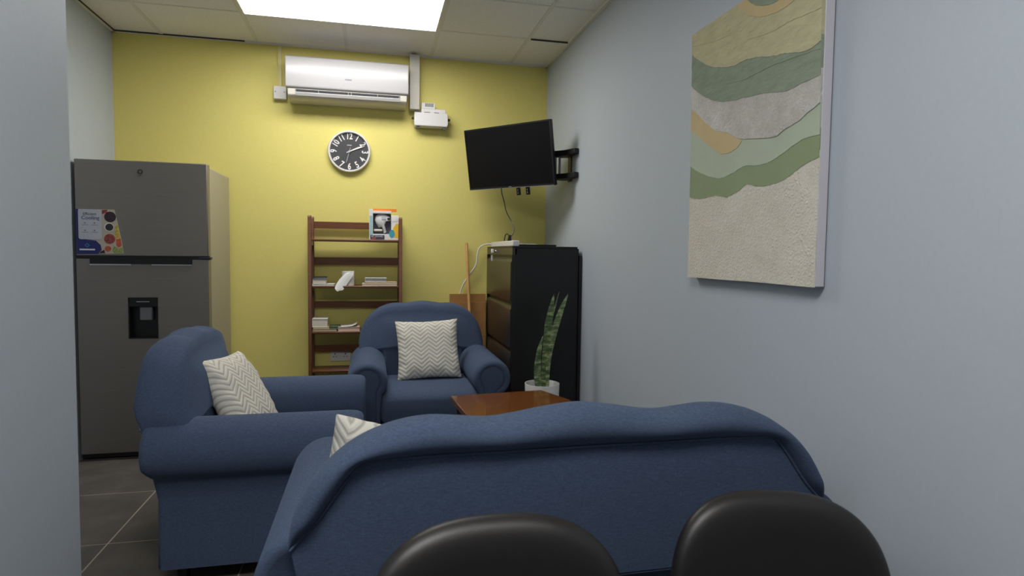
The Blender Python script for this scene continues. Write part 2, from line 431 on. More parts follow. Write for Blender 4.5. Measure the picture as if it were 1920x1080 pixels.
pillow('square cream chevron cushion standing on the armchair by the bookshelf', (.354, 3.99, .638), (math.radians(-21), math.radians(-2), 0), .213, .205, seed=1)
pillow('cream chevron cushion leaning on the side-on armchair by the refrigerator', (-.575, 2.90, .622), (math.radians(-30), math.radians(3), PI/2-math.radians(12)), .215, .21, seed=2)
pillow('cream chevron cushion behind the long sofa back, only one corner showing', (.045, 1.775, .594), (math.radians(-14), math.radians(-14), PI), .2, .2, seed=3)

# ------------------------------------------------------------------ refrigerator
fx0, fx1, fy0 = -1.687, -.975, 4.05
t = thing('refrigerator', 'tall stainless steel fridge freezer with water dispenser against the left wall', 'refrigerator', (fx0, fy0, 0))
FW = fx1-fx0
MB().box(0, FW-.004, .07, .60, .03, 1.775).build('cabinet_body', m_fridgeside, t, bevel=.006)
MB().box(.03, FW-.03, .062, .075, .05, 1.76).build('gasket', m_black, t)
MB().box(.0, FW, .0, .062, 1.226, 1.788).build('upper_door', m_steel, t, bevel=.006)
low = MB()
dx0, dx1, dz0, dz1 = .267, .428, .732, .98      # dispenser opening
low.box(0, dx0, 0, .062, .045, 1.208); low.box(dx1, FW, 0, .062, .045, 1.208)
low.box(dx0, dx1, 0, .062, dz1, 1.208); low.box(dx0, dx1, 0, .062, .045, dz0)
low.box(dx0, dx1, .055, .062, dz0, dz1)
ld = low.build('lower_door', m_steel, t)
MB().box(.0, FW+.008, .006, .06, 1.209, 1.225).build('door_gap', m_black, t)
MB().box(.66, FW+.012, -.004, .03, 1.212, 1.223).build('hinge_cover', m_darkslot, t, bevel=.002)
h = MB().box(.072, .622, -.006, .0, 1.179, 1.209).build('handle', m_black, ld)
mb = MB(); mb.box(.072, .29, -.008, -.0005, 1.171, 1.179); mb.box(.40, .622, -.008, -.0005, 1.171, 1.179)
mb.build('handle_trim', m_silver, h)
d = MB()
d.box(dx0, dx0+.006, -.002, .054, dz0, dz1); d.box(dx1-.006, dx1, -.002, .054, dz0, dz1)
d.box(dx0, dx1, -.002, .054, dz1-.008, dz1); d.box(dx0, dx1, -.002, .054, dz0, dz0+.006); d.box(dx0+.006, dx1-.006, .046, .054, dz0, dz1)
d.box(dx0+.006, dx1-.006, .0, .04, dz1-.055, dz1-.008)
dd = d.build('water_dispenser', m_black, t)
MB().box(dx0+.055, dx0+.125, .012, .045, dz1-.14, dz1-.056).build('nozzle', m_grey, dd, bevel=.008)
MB().box(dx0+.045, dx0+.115, -.0015, .002, dz1-.028, dz1-.023).build('indicator', m_silver, dd)
MB().box(.0, FW, .03, .08, .012, .043).build('kick_plate', m_black, t)
for x in (.06, FW-.06):
    for y in (.1, .54): MB().cyl((x, y, 0), .02, .035, n=14).build('foot', m_black, t)
mb = MB(); mb.lathe([(.014, -.0012), (.014, -.003), (.009, -.003), (.009, -.0012)], (.347, 0, 1.725), 24, 'y')
mb.box(.337, .357, -.0025, -.0008, 1.702, 1.704)
mb.build('badge', m_darkslot, t)
# sticker
st = MB().prism([(.006, 1.235), (.249, 1.241), (.243, 1.30), (.225, 1.40), (.206, 1.499), (.004, 1.497)], -.0016, 0).build('sticker', m_tan, t)
def dec(name, pts, m, d0=-.0022, d1=-.0016): return MB().prism(pts, d1, d0).build(name, m, st)
dec('print_panel', [(.006, 1.235), (.118, 1.237), (.135, 1.262), (.130, 1.29), (.105, 1.315), (.028, 1.325), (.018, 1.497), (.004, 1.497)], m_navy)
dec('white_panel', rrect(.017, .137, 1.322, 1.497, .012), m_lgrey, -.0030, -.0022)
text('print_title', 'Efficient', m_darkprint, st, .022, Matrix.Translation((.077, -.0032, 1.470)) @ TXT)
text('print_title', 'Cooling', m_navy, st, .030, Matrix.Translation((.080, -.0032, 1.447)) @ TXT)
for x0, z in ((.035, 1.405), (.085, 1.405), (.035, 1.362), (.085, 1.362)):
    MB().box(x0, x0+.034, -.0032, -.0028, z, z+.0025).build('print_line', m_grey, st)
    MB().box(x0+.012, x0+.02, -.0032, -.0028, z+.009, z+.016).build('print_icon', m_grey, st)
dec('print_emblem', disc(.06, 1.287, .014, 4), mat('blue emblem', (70, 120, 190), .5), -.0028, -.0022)
dec('print_emblem', disc(.06, 1.287, .007, 4), m_navy, -.0032, -.0028)
mb = MB(); mb.box(.02, .10, -.0028, -.0022, 1.258, 1.267); mb.build('print_wordmark', m_paper, st)
dec('fruit_picture', [(.14, 1.47), (.142, 1.495), (.17, 1.497), (.168, 1.48)], m_meat, -.0024)
for cx, cz, r, m in ((.183, 1.455, .031, m_berry), (.176, 1.395, .025, m_paper), (.178, 1.395, .021, m_darkcover), (.178, 1.326, .029, m_meat), (.168, 1.268, .017, m_tomato)):
    dec('fruit_picture', disc(cx, cz, r, 24), m, -.0026 if m is not m_darkcover else -.003)
dec('fruit_picture', [(.205, 1.36), (.207, 1.40), (.222, 1.41), (.237, 1.33), (.210, 1.325)], m_citrus, -.0024)
dec('fruit_picture', [(.212, 1.29), (.213, 1.325), (.236, 1.328), (.242, 1.29), (.225, 1.275)], m_tomato, -.0025)
dec('fruit_picture', [(.19, 1.255), (.2, 1.285), (.225, 1.268), (.244, 1.28), (.247, 1.243), (.2, 1.243)], m_leafprint, -.0024)
dec('fruit_picture', [(.122, 1.24), (.13, 1.252), (.148, 1.262), (.152, 1.242)], m_berry, -.0024)

# ------------------------------------------------------------------ air conditioner and wall fittings
t = thing('air_conditioner', 'white split air conditioner mounted high on the yellow wall', 'air conditioner', (-.165, YB, 2.30))
W2 = .416
prof = [(-.002, .020), (-.125, .020), (-.168, .027), (-.186, .044), (-.190, .085), (-.002, .085)]
mb = MB(); mb.prism([(a, b) for a, b in prof], -W2+.012, W2-.012, 'yz'); mb.build('chassis', m_offwhite, t, bevel=.004)
prof = [(-.002, .084), (-.176, .084), (-.203, .092), (-.208, .105), (-.208, .27), (-.2, .296), (-.18, .308), (-.002, .312)]
MB().prism(prof, -W2, W2, 'yz').build('front_panel', m_whitegloss, t, bevel=.005)
MB().prism([(-.1885, .056), (-.1905, .080), (-.17, .080), (-.17, .056)], -.352, .357, 'yz').build('air_outlet', m_darkslot, t)
lv = MB(); lv.prism([(-.184, .041), (-.188, .039), (-.203, .057), (-.2005, .060)], -.35, .355, 'yz'); lv.build('louvre', m_white, t)
for x in (-.35, -.2, 0, .02, .2, .35): MB().box(x-.0025, x+.0025, -.193, -.188, .058, .079).build('louvre_vane', m_grey, t)
mb = MB()
for i in range(7): mb.prism([(-.022+i*.0065, .158), (-.0175+i*.0065, .158), (-.0155+i*.0065, .166), (-.02+i*.0065, .166)], -.2095, -.2075)
mb.build('wordmark', mat('blue grey wordmark', (110, 108, 140), .5), t)
o = MB().box(.266, .338, YB-.075, YB-.001, 2.322, ZC-.002).build('trunking', m_offwhite, bevel=.003)
tag(o, 'white square pipe trunking running from the ceiling beside the air conditioner', 'trunking')
o = thing('junction_box', 'small white switch box on the yellow wall left of the air conditioner', 'switch box', (-.638, YB, 2.385))
MB().box(-.043, .043, -.042, -.001, -.045, .045).build('box_body', m_white, o, bevel=.004)
for sx in (-.03, .03): MB().cyl((sx, -.042, .004), .004, -.002, 'y', 12).build('screw', m_grey, o)
MB().box(-.014, .010, -.018, -.001, .045, ZC-.002-2.385).build('conduit', mat('cream conduit', (220, 210, 150), .5), o)
t = thing('condensate_pump', 'white vented condensate pump box under the trunking on the yellow wall', 'pump', (.425, YB, 2.20))
MB().prism([(-.12, .0), (.112, .0), (.122, .012), (.12, .098), (-.125, .098), (-.127, .012)], -.095, -.001).build('tank', m_white, t, bevel=.005)
MB().box(-.075, .105, -.085, -.001, .098, .128).build('lid', m_white, t, bevel=.004)
vt = MB().box(-.072, .028, -.08, -.001, .128, .172).build('motor_housing', m_white, t, bevel=.004)
mb = MB()
for i in range(6): mb.box(-.045+i*.0105, -.04+i*.0105, -.0815, -.079, .143, .168)
mb.build('vent_slots', m_darkslot, vt)
for a, b in ((-.055, -.01), (.02, .055)): MB().box(a, b, -.087, -.084, .099, .103).build('lid_slot', m_darkslot, t)
for sx in (-.142, .121): MB().box(sx, sx+.02, -.06, -.03, .055, .068).build('clip', m_black, t)
for sx in (-.11, .085): MB().box(sx, sx+.022, -.08, -.03, -.012, .002).build('foot', m_grey, t)
mb = MB(); mb.tube(crom([(-.1, -.05, .125), (-.115, -.05, .11), (-.10, -.05, .135), (-.09, -.05, .097)], 4), .007, 8)
mb.build('drain_hose', m_grey, t, smooth=True)

# ------------------------------------------------------------------ wall clock
t = thing('wall_clock', 'round wall clock with charcoal dial and white rim below the air conditioner', 'clock', (-.165, YB, 1.998))
MB().lathe([(.0, -.002), (.146, -.002), (.152, -.012), (.152, -.03), (.146, -.04), (.138, -.04), (.134, -.03), (.134, -.018)], n=64, axis='y').build('rim', m_white, t, smooth=True, angle=50)
MB().cyl((0, -.022, 0), .1345, .012, 'y', 64).build('dial', m_clockface, t)
for k in range(1, 13):
    a = 2*PI*k/12; rr = .109
    px, pz = rr*math.sin(a), rr*math.cos(a)
    flip = k in (4, 5, 6, 7, 8)
    rot = -a + (PI if flip else 0)
    Mt = Matrix.Translation((px, -.0235, pz)) @ TXT @ Matrix.Rotation(rot, 4, 'Z') @ Matrix.Diagonal((.86, 1.18, 1, 1))
    text('numeral', str(k), m_paper, t, .054, Mt, .0012, bold=.0012)
def hand(name, ang, l0, l1, w, y, m, tip=0):
    mb = MB(); mb.prism([(-w*.6, -l0), (w*.6, -l0), (w, l1*.8), (w*.3, l1), (-w*.3, l1), (-w, l1*.8)], y, y-.0015)
    o = mb.build(name, m, t); o.rotation_euler = (0, ang, 0); return o
hand('hour_hand', math.radians(65), .022, .088, .0055, -.026, m_paper)
hand('minute_hand', math.radians(68), .022, .118, .003, -.028, m_paper)
hand('second_hand', math.radians(195), .03, .085, .0016, -.030, m_lgrey)
MB().cyl((0, -.025, 0), .007, -.007, 'y', 16).build('hub', m_lgrey, t)
mb = MB()
for i in range(6): mb.box(-.016+i*.0055, -.012+i*.0055, -.0228, -.0218, .043, .049)
mb.build('maker_mark', m_lgrey, t)

# ------------------------------------------------------------------ wall socket behind the bookshelf
t = thing('wall_socket', 'double white power socket low on the yellow wall behind the bookshelf', 'socket', (-.232, YB, .487))
MB().box(-.045-.028, .073, -.010, -.0005, -.043+.012, .031+.012).build('faceplate', m_white, t, bevel=.003)
for sx in (-.04, .035):
    mb = MB(); mb.box(sx-.004, sx+.004, -.0112, -.0095, .018, .028); mb.box(sx-.014, sx-.006, -.0112, -.0095, .0, .005); mb.box(sx+.006, sx+.014, -.0112, -.0095, .0, .005)
    mb.build('pin_holes', m_darkslot, t)
    MB().box(sx+.012, sx+.024, -.0125, -.0095, .012, .03).build('rocker_switch', m_white, t)

# ------------------------------------------------------------------ bookshelf
bx0, bx1, by0, by1 = -.437, .207, 4.445, 4.665
t = thing('bookshelf', 'narrow dark walnut open bookshelf standing against the yellow wall', 'bookshelf', (bx0, by0, 0))
BW, BD = bx1-bx0, by1-by0
for x in (0, BW-.024):
    for y, w_ in ((0, .022), (BD-.022, .022)):
        pr = [(y, 0), (y+w_, 0), (y+w_, 1.505), (y+w_*.8, 1.514), (y+w_*.5, 1.518), (y+w_*.2, 1.514), (y, 1.505)]
        MB().prism(pr, x, x+.024, 'yz').build('post', m_shelfw, t, bevel=.003)
    for z in (1.33, 1.0, .68, .40): MB().box(x+.004, x+.02, .022, BD-.022, z-.02, z+.02).build('side_rail', m_shelfw, t, bevel=.002)
SHZ = [1.355, 1.028, .706, .432]
for z in SHZ: MB().box(.024, BW-.024, .002, BD-.026, z-.016, z).build('shelf', m_shelfw, t, bevel=.005)
for a, b in ((1.434, 1.484), (1.172, 1.226), (.859, .905), (.534, .581)): MB().box(.024, BW-.024, BD-.02, BD-.006, a, b).build('back_rail', m_shelfw, t, bevel=.002)

# things on the shelves (z measured from shelf tops)
def book(name, label, x0, x1, y0, y1, z0, h, mcov, mpag, rz=0, cat='book', group=None, hard=True):
    """closed book lying flat: cover boards with the page block between"""
    cx, cy = (x0+x1)/2, (y0+y1)/2; a, b = (x1-x0)/2, (y1-y0)/2
    t = thing(name, label, cat, (cx, cy, z0), rz, group); c = min(.0025, h*.15)
    MB().box(-a+.002, a-.002, -b+.003, b-.002, c, h-c).build('pages', mpag, t)
    mb = MB(); mb.box(-a, a, -b, b, 0, c); mb.box(-a, a, -b, b, h-c, h); mb.box(-a, -a+.002, -b, b, c, h-c)
    mb.build('cover', mcov, t); return t
S2, S3, S1 = SHZ[1], SHZ[2], SHZ[0]
G2, G3 = 'books and papers on the middle shelf', 'books and papers on the lower shelf'
book('magazine', 'thin white booklet under the grey book, middle shelf of the bookshelf', -.410, -.262, 4.46, 4.62, S2, .012, m_paper, m_paper, 0, 'booklet', G2)
book('book', 'light grey book in the left stack on the middle shelf', -.408, -.318, 4.462, 4.60, S2+.012, .033, m_greypaper, m_cream, 0, 'book', G2)
book('book', 'thin dark book topping the left stack on the middle shelf', -.406, -.316, 4.465, 4.60, S2+.045, .016, m_darkcover, m_greypaper, .1, 'book', G2)
book('magazine', 'wide cream magazine at the bottom of the right pile, middle shelf', -.072, .172, 4.458, 4.61, S2, .016, m_cream, m_cream, 0, 'magazine', G2)
book('magazine', 'orange edged magazine second in the right pile, middle shelf', -.055, .170, 4.462, 4.61, S2+.016, .011, mat('orange edge paper', (214, 180, 130), .8), m_cream, .02, 'magazine', G2)
book('book', 'small white book topping the right pile on the middle shelf', -.052, .098, 4.465, 4.59, S2+.027, .028, m_paper, m_greypaper, 0, 'book', G2)
# paper towel roll with a trailing sheet
t = thing('paper_roll', 'white paper towel roll with a loose sheet over the middle shelf edge', 'paper roll', (-.170, 4.515, S2), 0)
MB().lathe([(.012, .001), (.042, 0), (.042, .102), (.012, .102), (.012, .001)], n=36).build('roll', m_paper, t, smooth=True, angle=40)
mb = MB(); L = [(.02, -.0405, .10), (.002, -.046, .085), (-.03, -.055, .05), (-.055, -.066, .012), (-.066, -.074, -.012), (-.072, -.078, -.028)]
Wd = [(.022, -.01), (.035, .018), (.036, .03), (.034, .034), (.03, .028), (.012, .008)]
secs = []
for (x, y, z), (w1, w2) in zip(L, Wd):
    secs.append([(x-w1*.75, y, z-w1*.1), (x-w1*.2, y-.004, z-.006), (x+w1*.4, y-.003, z-.012), (x+w1, y+.001, z-w2*.7), (x+w1, y+.002, z-w2*.7), (x+w1*.4, y-.002, z-.012), (x-w1*.2, y-.003, z-.006), (x-w1*.75, y+.001, z-w1*.1)])
mb.loft(secs); mb.build('loose_sheet', m_paper, t)
book('book', 'wide thin brown book at the bottom left of the lower shelf', -.410, -.245, 4.458, 4.61, S3, .017, mat('brown book cover', (120, 96, 66), .6), m_cream, 0, 'book', G3)
book('book', 'yellow edged thin book under the white block, lower shelf', -.405, -.298, 4.462, 4.60, S3+.017, .013, m_citrus, m_cream, 0, 'book', G3)
book('book', 'thick white book in the left stack on the lower shelf', -.412, -.308, 4.462, 4.60, S3+.030, .060, m_paper, m_cream, 0, 'book', G3)
book('booklet', 'green booklet lying right of the thick white book, lower shelf', -.296, -.222, 4.47, 4.60, S3+.017, .016, m_green, m_green, .08, 'booklet', G3)
bk = book('magazine', 'pale pink stack of papers with a curled top page on the lower shelf', -.238, -.09, 4.458, 4.60, S3, .03, m_pinkish, m_pinkish, 0, 'papers', G3)
mb = MB(); secs = []
for x, z in ((-.07, .0305), (-.02, .032), (.02, .036), (.045, .046), (.055, .056)):
    secs.append([(x, -.07, z), (x, .06, z), (x, .06, z+.001), (x, -.07, z+.001)])
mb.loft(secs); mb.build('curled_page', m_paper, bk, smooth=True, angle=80)

# boxed toy on the top shelf
t = thing('boxed_toy', 'colourful retail carton with a clear window and white toy, standing on the top shelf', 'box', (.083, 4.49, S1), math.radians(0))
w_, h_, d_ = .100, .205, .07
mb = MB(); x0, x1 = -.107, .098
mb.box(x0, x0+.027, -.025, .05, 0, h_+.012); mb.box(.047, x1, -.025, .05, 0, h_-.03); mb.box(x0+.027, .047, -.025, .05, .0, .042)
mb.box(x0+.027, .047, -.025, .05, h_-.018, h_); mb.box(x0+.027, .047, .04, .05, .042, h_-.018)
bx = mb.build('carton', m_paper, t, bevel=.0015)
def bd(name, pts, m, d0, d1): return MB().prism(pts, d0, d1).build(name, m, bx)
MB().box(x0+.027, x1-.012, .02, .05, h_, h_+.018).build('top_flap', m_orange, bx)
bd('window_backing', [(x0+.028, .043), (.046, .043), (.046, h_-.019), (x0+.028, h_-.019)], m_darkprint, .012, .014)
bd('side_print', [(x0+.003, .03), (x0+.024, .03), (x0+.024, h_-.035), (x0+.003, h_-.035)], m_paleblue, -.0262, -.025)
bd('side_print', [(.05, .028), (x1-.001, .012), (x1-.001, .115), (.085, .12), (.06, .085)], m_yellowp, -.0262, -.025)
bd('side_print', disc(.052, .045, .02, 20, .028), m_teal, -.027, -.0262)
bd('price_label', [(.056, .135), (.09, .133), (.092, .160), (.058, .162)], m_paper, -.0268, -.0252)
bd('name_plate', rrect(x0+.008, .000, .004, .034, .006), m_darkprint, -.0266, -.025)
text('name_print', 'BIT SOUND', m_paper, bx, .0155, Matrix.Translation((-.051, -.0268, .025)) @ TXT)
bd('name_print', rrect(x0+.018, x0+.046, .008, .016, .003), m_red, -.027, -.0266)
mb = MB()    # white toy seen in the window
secs = []
for y, k in ((.0115, 1.04), (.0, 1.02), (-.010, .92), (-.015, .66)):
    pts = [(-.058, .12), (-.066, .14), (-.062, .165), (-.045, .18), (-.02, .184), (.01, .178), (.035, .165), (.043, .15), (.04, .138), (.012, .135), (.0, .11), (.012, .06), (-.005, .05), (-.01, .075), (-.02, .095), (-.04, .09)]
    secs.append([(-.015+(x+.015)*k, y, .13+(z-.13)*k) for x, z in pts])
mb.loft(secs); toy = mb.build('toy_body', m_white, bx, smooth=True, angle=45)
MB().box(-.02, .012, -.0175, .0, .142, .168).build('toy_panel', m_lgrey, toy, bevel=.003)
MB().box(-.075, -.015, -.012, .011, .062, .076).build('toy_base', m_cream, toy, bevel=.004)
MB().box(.02, .04, -.0175, .0, .142, .158).build('toy_vent', m_darkslot, toy, bevel=.002)

# ------------------------------------------------------------------ filing cabinet and what stands on it
cx0, cx1, cy0, cy1, ch = .865, 1.312, 3.80, 4.675, 1.318
t = thing('filing_cabinet', 'tall black lateral filing cabinet in the far right corner', 'filing cabinet', (cx0, cy0, 0))
CW, CD = cx1-cx0, cy1-cy0
MB().box(.018, CW, 0, CD, .01, ch-.012).build('body', m_cab, t, bevel=.003)
MB().box(.002, CW-.01, -.001, CD, ch-.012, ch).build('top', m_cab, t, bevel=.002)
MB().box(CW, CW+.016, -.014, CD, .0, 1.262).build('rear_strip', m_cab, t)  # black strip down the wall edge of the cabinet
MB().box(.002, .03, .0, CD, 1.262, ch-.012).build('top_rail', m_cabfront, t)
lk = MB().cyl((.002, .55, 1.287), .011, -.006, 'x', 18).build('lock', m_chrome, t)
MB().box(-.03, -.004, .549, .551, 1.281, 1.293).build('key', m_chrome, lk)
mb = MB(); mb.tube([(-.024, .55, 1.283), (-.02, .57, 1.265), (-.018, .58, 1.255)], .0012, 6); mb.box(-.022, -.014, .57, .592, 1.215, 1.257)
mb.build('key_tag', m_lgrey, lk)
MB().box(-.034, -.016, .515, .535, 1.272, 1.30).build('key_fob', m_paper, lk, bevel=.004)
for a in (.0, CD-.016): MB().box(.001, .02, a, a+.016, .01, 1.262).build('frame_stile', m_cab, t)
for i in range(4):
    z1 = 1.245 - .305*i; z0 = z1-.285
    dr = MB(); dr.prism([(.03, z0), (.0, z0), (-.004, z0+.006), (-.004, z1-.035), (.006, z1-.012), (.014, z1-.006), (.014, z1), (.03, z1)], .018, CD-.018, 'xz')
    o = dr.build('drawer', m_cabfront, t, bevel=.0015)
    MB().box(.0165, .03, .02, CD-.02, z1+.001, z1+.016).build('handle_slot', m_black, o)
o = thing('power_strip', 'white power strip lying along the front edge of the filing cabinet top', 'power strip', (.905, 3.86, ch))
MB().box(-.022, .022, 0, .74, .0, .036).build('casing', m_white, o, bevel=.004)
mb = MB()
for i in range(4): mb.cyl((0, .09+i*.16, .0362), .016, .0006, 'z', 20)
mb.build('socket_face', m_lgrey, o)
mb = MB(); mb.tube([Vector(p)-Vector((.905, 3.86, ch)) for p in crom([(.905, 4.598, 1.335), (.89, 4.625, 1.34), (.84, 4.635, 1.335), (.80, 4.64, 1.31), (.785, 4.645, 1.26), (.775, 4.648, 1.18), (.73, 4.65, 1.11), (.68, 4.66, 1.03), (.655, 4.67, .95), (.64, 4.675, .85), (.62, 4.675, .6), (.6, 4.675, .4)], 6)], .0055, 8)
mb.build('white_cable', m_white, o, smooth=True)
o = MB().box(.935, 1.165, 3.825, 4.12, ch, ch+.012).build('document_folder', m_black, bevel=.002)
tag(o, 'flat black folder lying on the filing cabinet beside the power strip', 'folder')
o = MB().box(.94, 1.04, 3.85, 4.0, ch+.012, ch+.017).build('paper_sheet', m_paper)
tag(o, 'small white paper on the black folder on the filing cabinet', 'paper')
t = thing('cardboard_sheet', 'brown flattened cardboard carton standing behind the far armchair, front layer', 'cardboard', (.56, 4.60, 0))
MB().box(0, .29, .028, .046, .0, .893).build('front_layer', m_card, t); MB().box(-.005+.02, .292, .048, .066, 0, .955).build('rear_layer', m_card, t)
t['label'] = 'brown flattened cardboard carton standing behind the far armchair'
mb = MB(); mb.tube([(.742, 4.45, .0), (.70, 4.655, 1.345)], .0115, 14)
o = mb.build('wooden_pole', m_pole, smooth=True, angle=50)
tag(o, 'thin pale wooden pole leaning on the yellow wall beside the filing cabinet', 'pole')

# ------------------------------------------------------------------ television and its wall mount
tvR = Matrix.Rotation(math.radians(-48.2), 4, 'Z') @ Matrix.Rotation(math.radians(10.2), 4, 'X')
t = thing('television', 'black flat television hung at an angle on a swivel arm in the corner', 'television', (.92, 4.206, 1.942))
t.rotation_euler = tvR.to_euler()
mb = MB(); mb.box(-.365, .365, .0, .028, -.215, .215); mb.build('housing', m_black, t, bevel=.004)
mb = MB(); mb.box(-.365, .365, -.006, .0, .205, .215); mb.box(-.365, .365, -.006, .0, -.215, -.199); mb.box(-.365, -.356, -.006, 0, -.199, .205); mb.box(.356, .365, -.006, 0, -.199, .205)
mb.build('bezel', m_black, t)
MB().box(-.356, .356, -.003, .0, -.199, .205).build('screen', m_screen, t)
MB().box(-.22, .22, .028, .055, -.18, .1).build('rear_bulge', m_black, t, bevel=.01)
MB().box(-.362, .362, -.007, -.0055, -.2148, -.2105).build('lower_trim', m_grey, t)
MB().box(-.012, .012, -.0075, -.006, -.208, -.203).build('logo', m_silver, t)
mt = thing('tv_mount', 'black swivel arm bracket screwed to the right wall holding the television', 'wall bracket', (XR, 4.02, 1.87))
MB().box(-.008, -.0005, .02, .09, -.10, .11).build('wall_plate', m_blackmetal, mt, bevel=.002)
for z in (.066, -.09):
    mb = MB(); mb.prism([(-.004, -.125), (-.004, .07), (-.05, .10), (-.12, .07), (-.13, .03), (-.07, -.03), (-.035, -.125)], z, z+.036, 'xy')
    mb.build('flange', m_blackmetal, mt, bevel=.003)
    for y in (-.095, -.075): MB().cyl((-.031, y, z+.014), .006, -.003, 'x', 10).build('bolt', m_grey, mt)
for x, y in ((-.085, .035), (-.11, .05)): MB().cyl((x, y, -.08), .008, .17, 'z', 14).build('pivot_post', m_grey, mt, smooth=True)
for z in (.062, -.078):
    mb = MB(); mb.prism([(-.07, .03), (-.10, .075), (-.33, .235), (-.36, .22), (-.335, .185), (-.12, .03)], z, z+.022, 'xy')
    mb.build('arm', m_blackmetal, mt, bevel=.003)
to_m = Matrix.Translation((-XR, -4.02, -1.87)) @ Matrix.Translation((.92, 4.206, 1.942)) @ tvR
for x in (.02, .10):
    MB().box(x-.012, x+.012, .056, .072, -.272, .13, to_m).build('vesa_rail', m_blackmetal, mt)
    mb = MB()
    for z in (-.262, -.242): mb.box(x-.003, x+.003, .0545, .0562, z, z+.014, to_m)
    mb.build('rail_slot', m_silver, mt)
MB().box(.0, .12, .072, .10, -.10, .02, to_m).build('head_plate', m_blackmetal, mt)
mb = MB(); mb.tube(crom([(.872, 4.19, 1.735), (.875, 4.19, 1.69), (.89, 4.18, 1.63), (.905, 4.17, 1.56), (.93, 4.14, 1.50), (.945, 4.10, 1.45), (.935, 4.08, 1.41), (.918, 4.075, 1.386)], 6), .0035, 8)
o = mb.build('power_cable', m_black, None, smooth=True)
t = thing('tv_power_cable', 'thin black cable hanging from the television to the power strip', 'cable', (.905, 4.06, ch+.036)); o.parent = t
o.data.transform(Matrix.Translation((-.905, -4.06, -ch-.036))); o.name = 'cord'
MB().prism([(-.014, .001), (.014, .001), (.008, .042), (-.006, .042)], -.012, .014).build('plug', m_black, t, bevel=.003)
mb = MB(); mb.tube(crom([(0, .02, .035), (-.006, .05, .05), (-.012, .08, .04), (-.014, .10, .004)], 5), .0035, 8); mb.build('cord_loop', m_black, t, smooth=True)

# ------------------------------------------------------------------ coffee table and plant
t = thing('coffee_table', 'low polished brown wooden coffee table in front of the far armchair', 'table', (.74, 3.0, 0))
TOP = [(.42, 3.337), (.957, 3.394), (1.041, 3.154), (1.075, 2.95), (1.03, 2.66), (.47, 2.60), (.448, 2.923)]
TOP = [(x-.74, y-3.0) for x, y in TOP]
MB().prism(TOP, .448, .48, 'xy').build('table_top', m_table, t, bevel=.004)
MB().prism([(x*.9, y*.9) for x, y in TOP], .36, .448, 'xy').build('apron', m_tabledark, t)
for x, y in ((-.27, .28), (.19, .33), (.24, -.28), (-.22, -.34)): MB().box(x-.03, x+.03, y-.03, y+.03, 0, .36).build('leg', m_tabledark, t, bevel=.004)
MB().prism([(x*.86, y*.86) for x, y in TOP], .14, .16, 'xy').build('lower_shelf', m_tabledark, t)

t = thing('potted_plant', 'snake plant in a tall white pot between the coffee table and filing cabinet', 'plant', (1.0, 3.53, 0))
MB().lathe([(.0, 0), (.085, 0), (.098, .25), (.105, .487), (.1045, .49), (.1, .49), (.098, .485), (.094, .43), (.0, .43)], n=48).build('pot', m_ceramic, t, smooth=True, angle=50)
MB().lathe([(.0, .437), (.0935, .434)], n=40).build('soil', m_soil, t)
def leaf(path, wid, tw, name='leaf'):
    pts = crom(path, 5); n = len(pts); secs = []; e1 = []; e2 = []
    for i, p in enumerate(pts):
        s_ = i/(n-1); k = s_*(len(wid)-1); j = min(int(k), len(wid)-2); ww = wid[j]+(wid[j+1]-wid[j])*(k-j)
        a = tw[0]+(tw[1]-tw[0])*s_; u = Vector((math.cos(a), math.sin(a), 0)); v = Vector((-math.sin(a), math.cos(a), 0))
        th = .004*min(1, ww/.02)+.0006
        sec = []
        for q, dd in ((-1, 0), (-.5, -th), (0, -th*1.2), (.5, -th), (1, 0), (.5, th), (0, th*1.2), (-.5, th)):
            fold = .35*ww*(1-q*q)
            sec.append(p + u*ww*q + v*(dd+fold))
        secs.append(sec)
    mb = MB(); mb.loft(secs); return mb.build(name, m_leaf, t, smooth=True, angle=80)
Z0 = .43
leaf([(-.024, -.03, Z0), (-.038, -.035, .52), (-.040, -.035, .60), (-.030, -.035, .70), (-.008, -.03, .78)], [.016, .024, .026, .02, .001], (.2, .6))
leaf([(.02, .01, Z0), (.022, .01, .55), (.03, .012, .70), (.040, .015, .85), (.056, .015, .95), (.070, .015, 1.03)], [.018, .026, .026, .025, .018, .001], (-.3, .3))
leaf([(.03, -.01, Z0), (.034, -.01, .60), (.052, -.006, .72), (.085, .0, .85), (.125, .005, .96), (.158, .01, 1.03)], [.012, .016, .02, .022, .015, .001], (.5, -.2))
leaf([(.02, .04, Z0), (.03, .045, .65), (.065, .05, .85), (.095, .055, .96), (.118, .06, 1.04)], [.012, .014, .014, .01, .001], (.9, .9))

# ------------------------------------------------------------------ relief painting on the right wall
PX = 1.296      # front face of the canvas
ay0, ay1, az0, az1 = 1.588, 2.349, 1.181, 2.176
t = thing('painting', 'large textured landscape relief in greens and sand on the right wall', 'painting', (XR, (ay0+ay1)/2, (az0+az1)/2))
oy, oz = (ay0+ay1)/2, (az0+az1)/2
MB().box(PX-XR, -.006, ay0-oy, ay1-oy, az0-oz, az1-oz).build('canvas', m_canvas, t, bevel=.002)
b1 = [(2.362, 2.11), (2.309, 2.071), (2.219, 2.017), (2.137, 1.987), (2.041, 1.965), (1.971, 1.964), (1.888, 1.949), (1.811, 1.93), (1.739, 1.917), (1.672, 1.898), (1.622, 1.898), (1.596, 1.906)]
b2 = [(2.359, 1.981), (2.302, 1.937), (2.212, 1.887), (2.129, 1.857), (2.052, 1.842), (1.963, 1.833), (1.834, 1.816), (1.746, 1.8), (1.667, 1.804), (1.617, 1.806), (1.593, 1.808)]
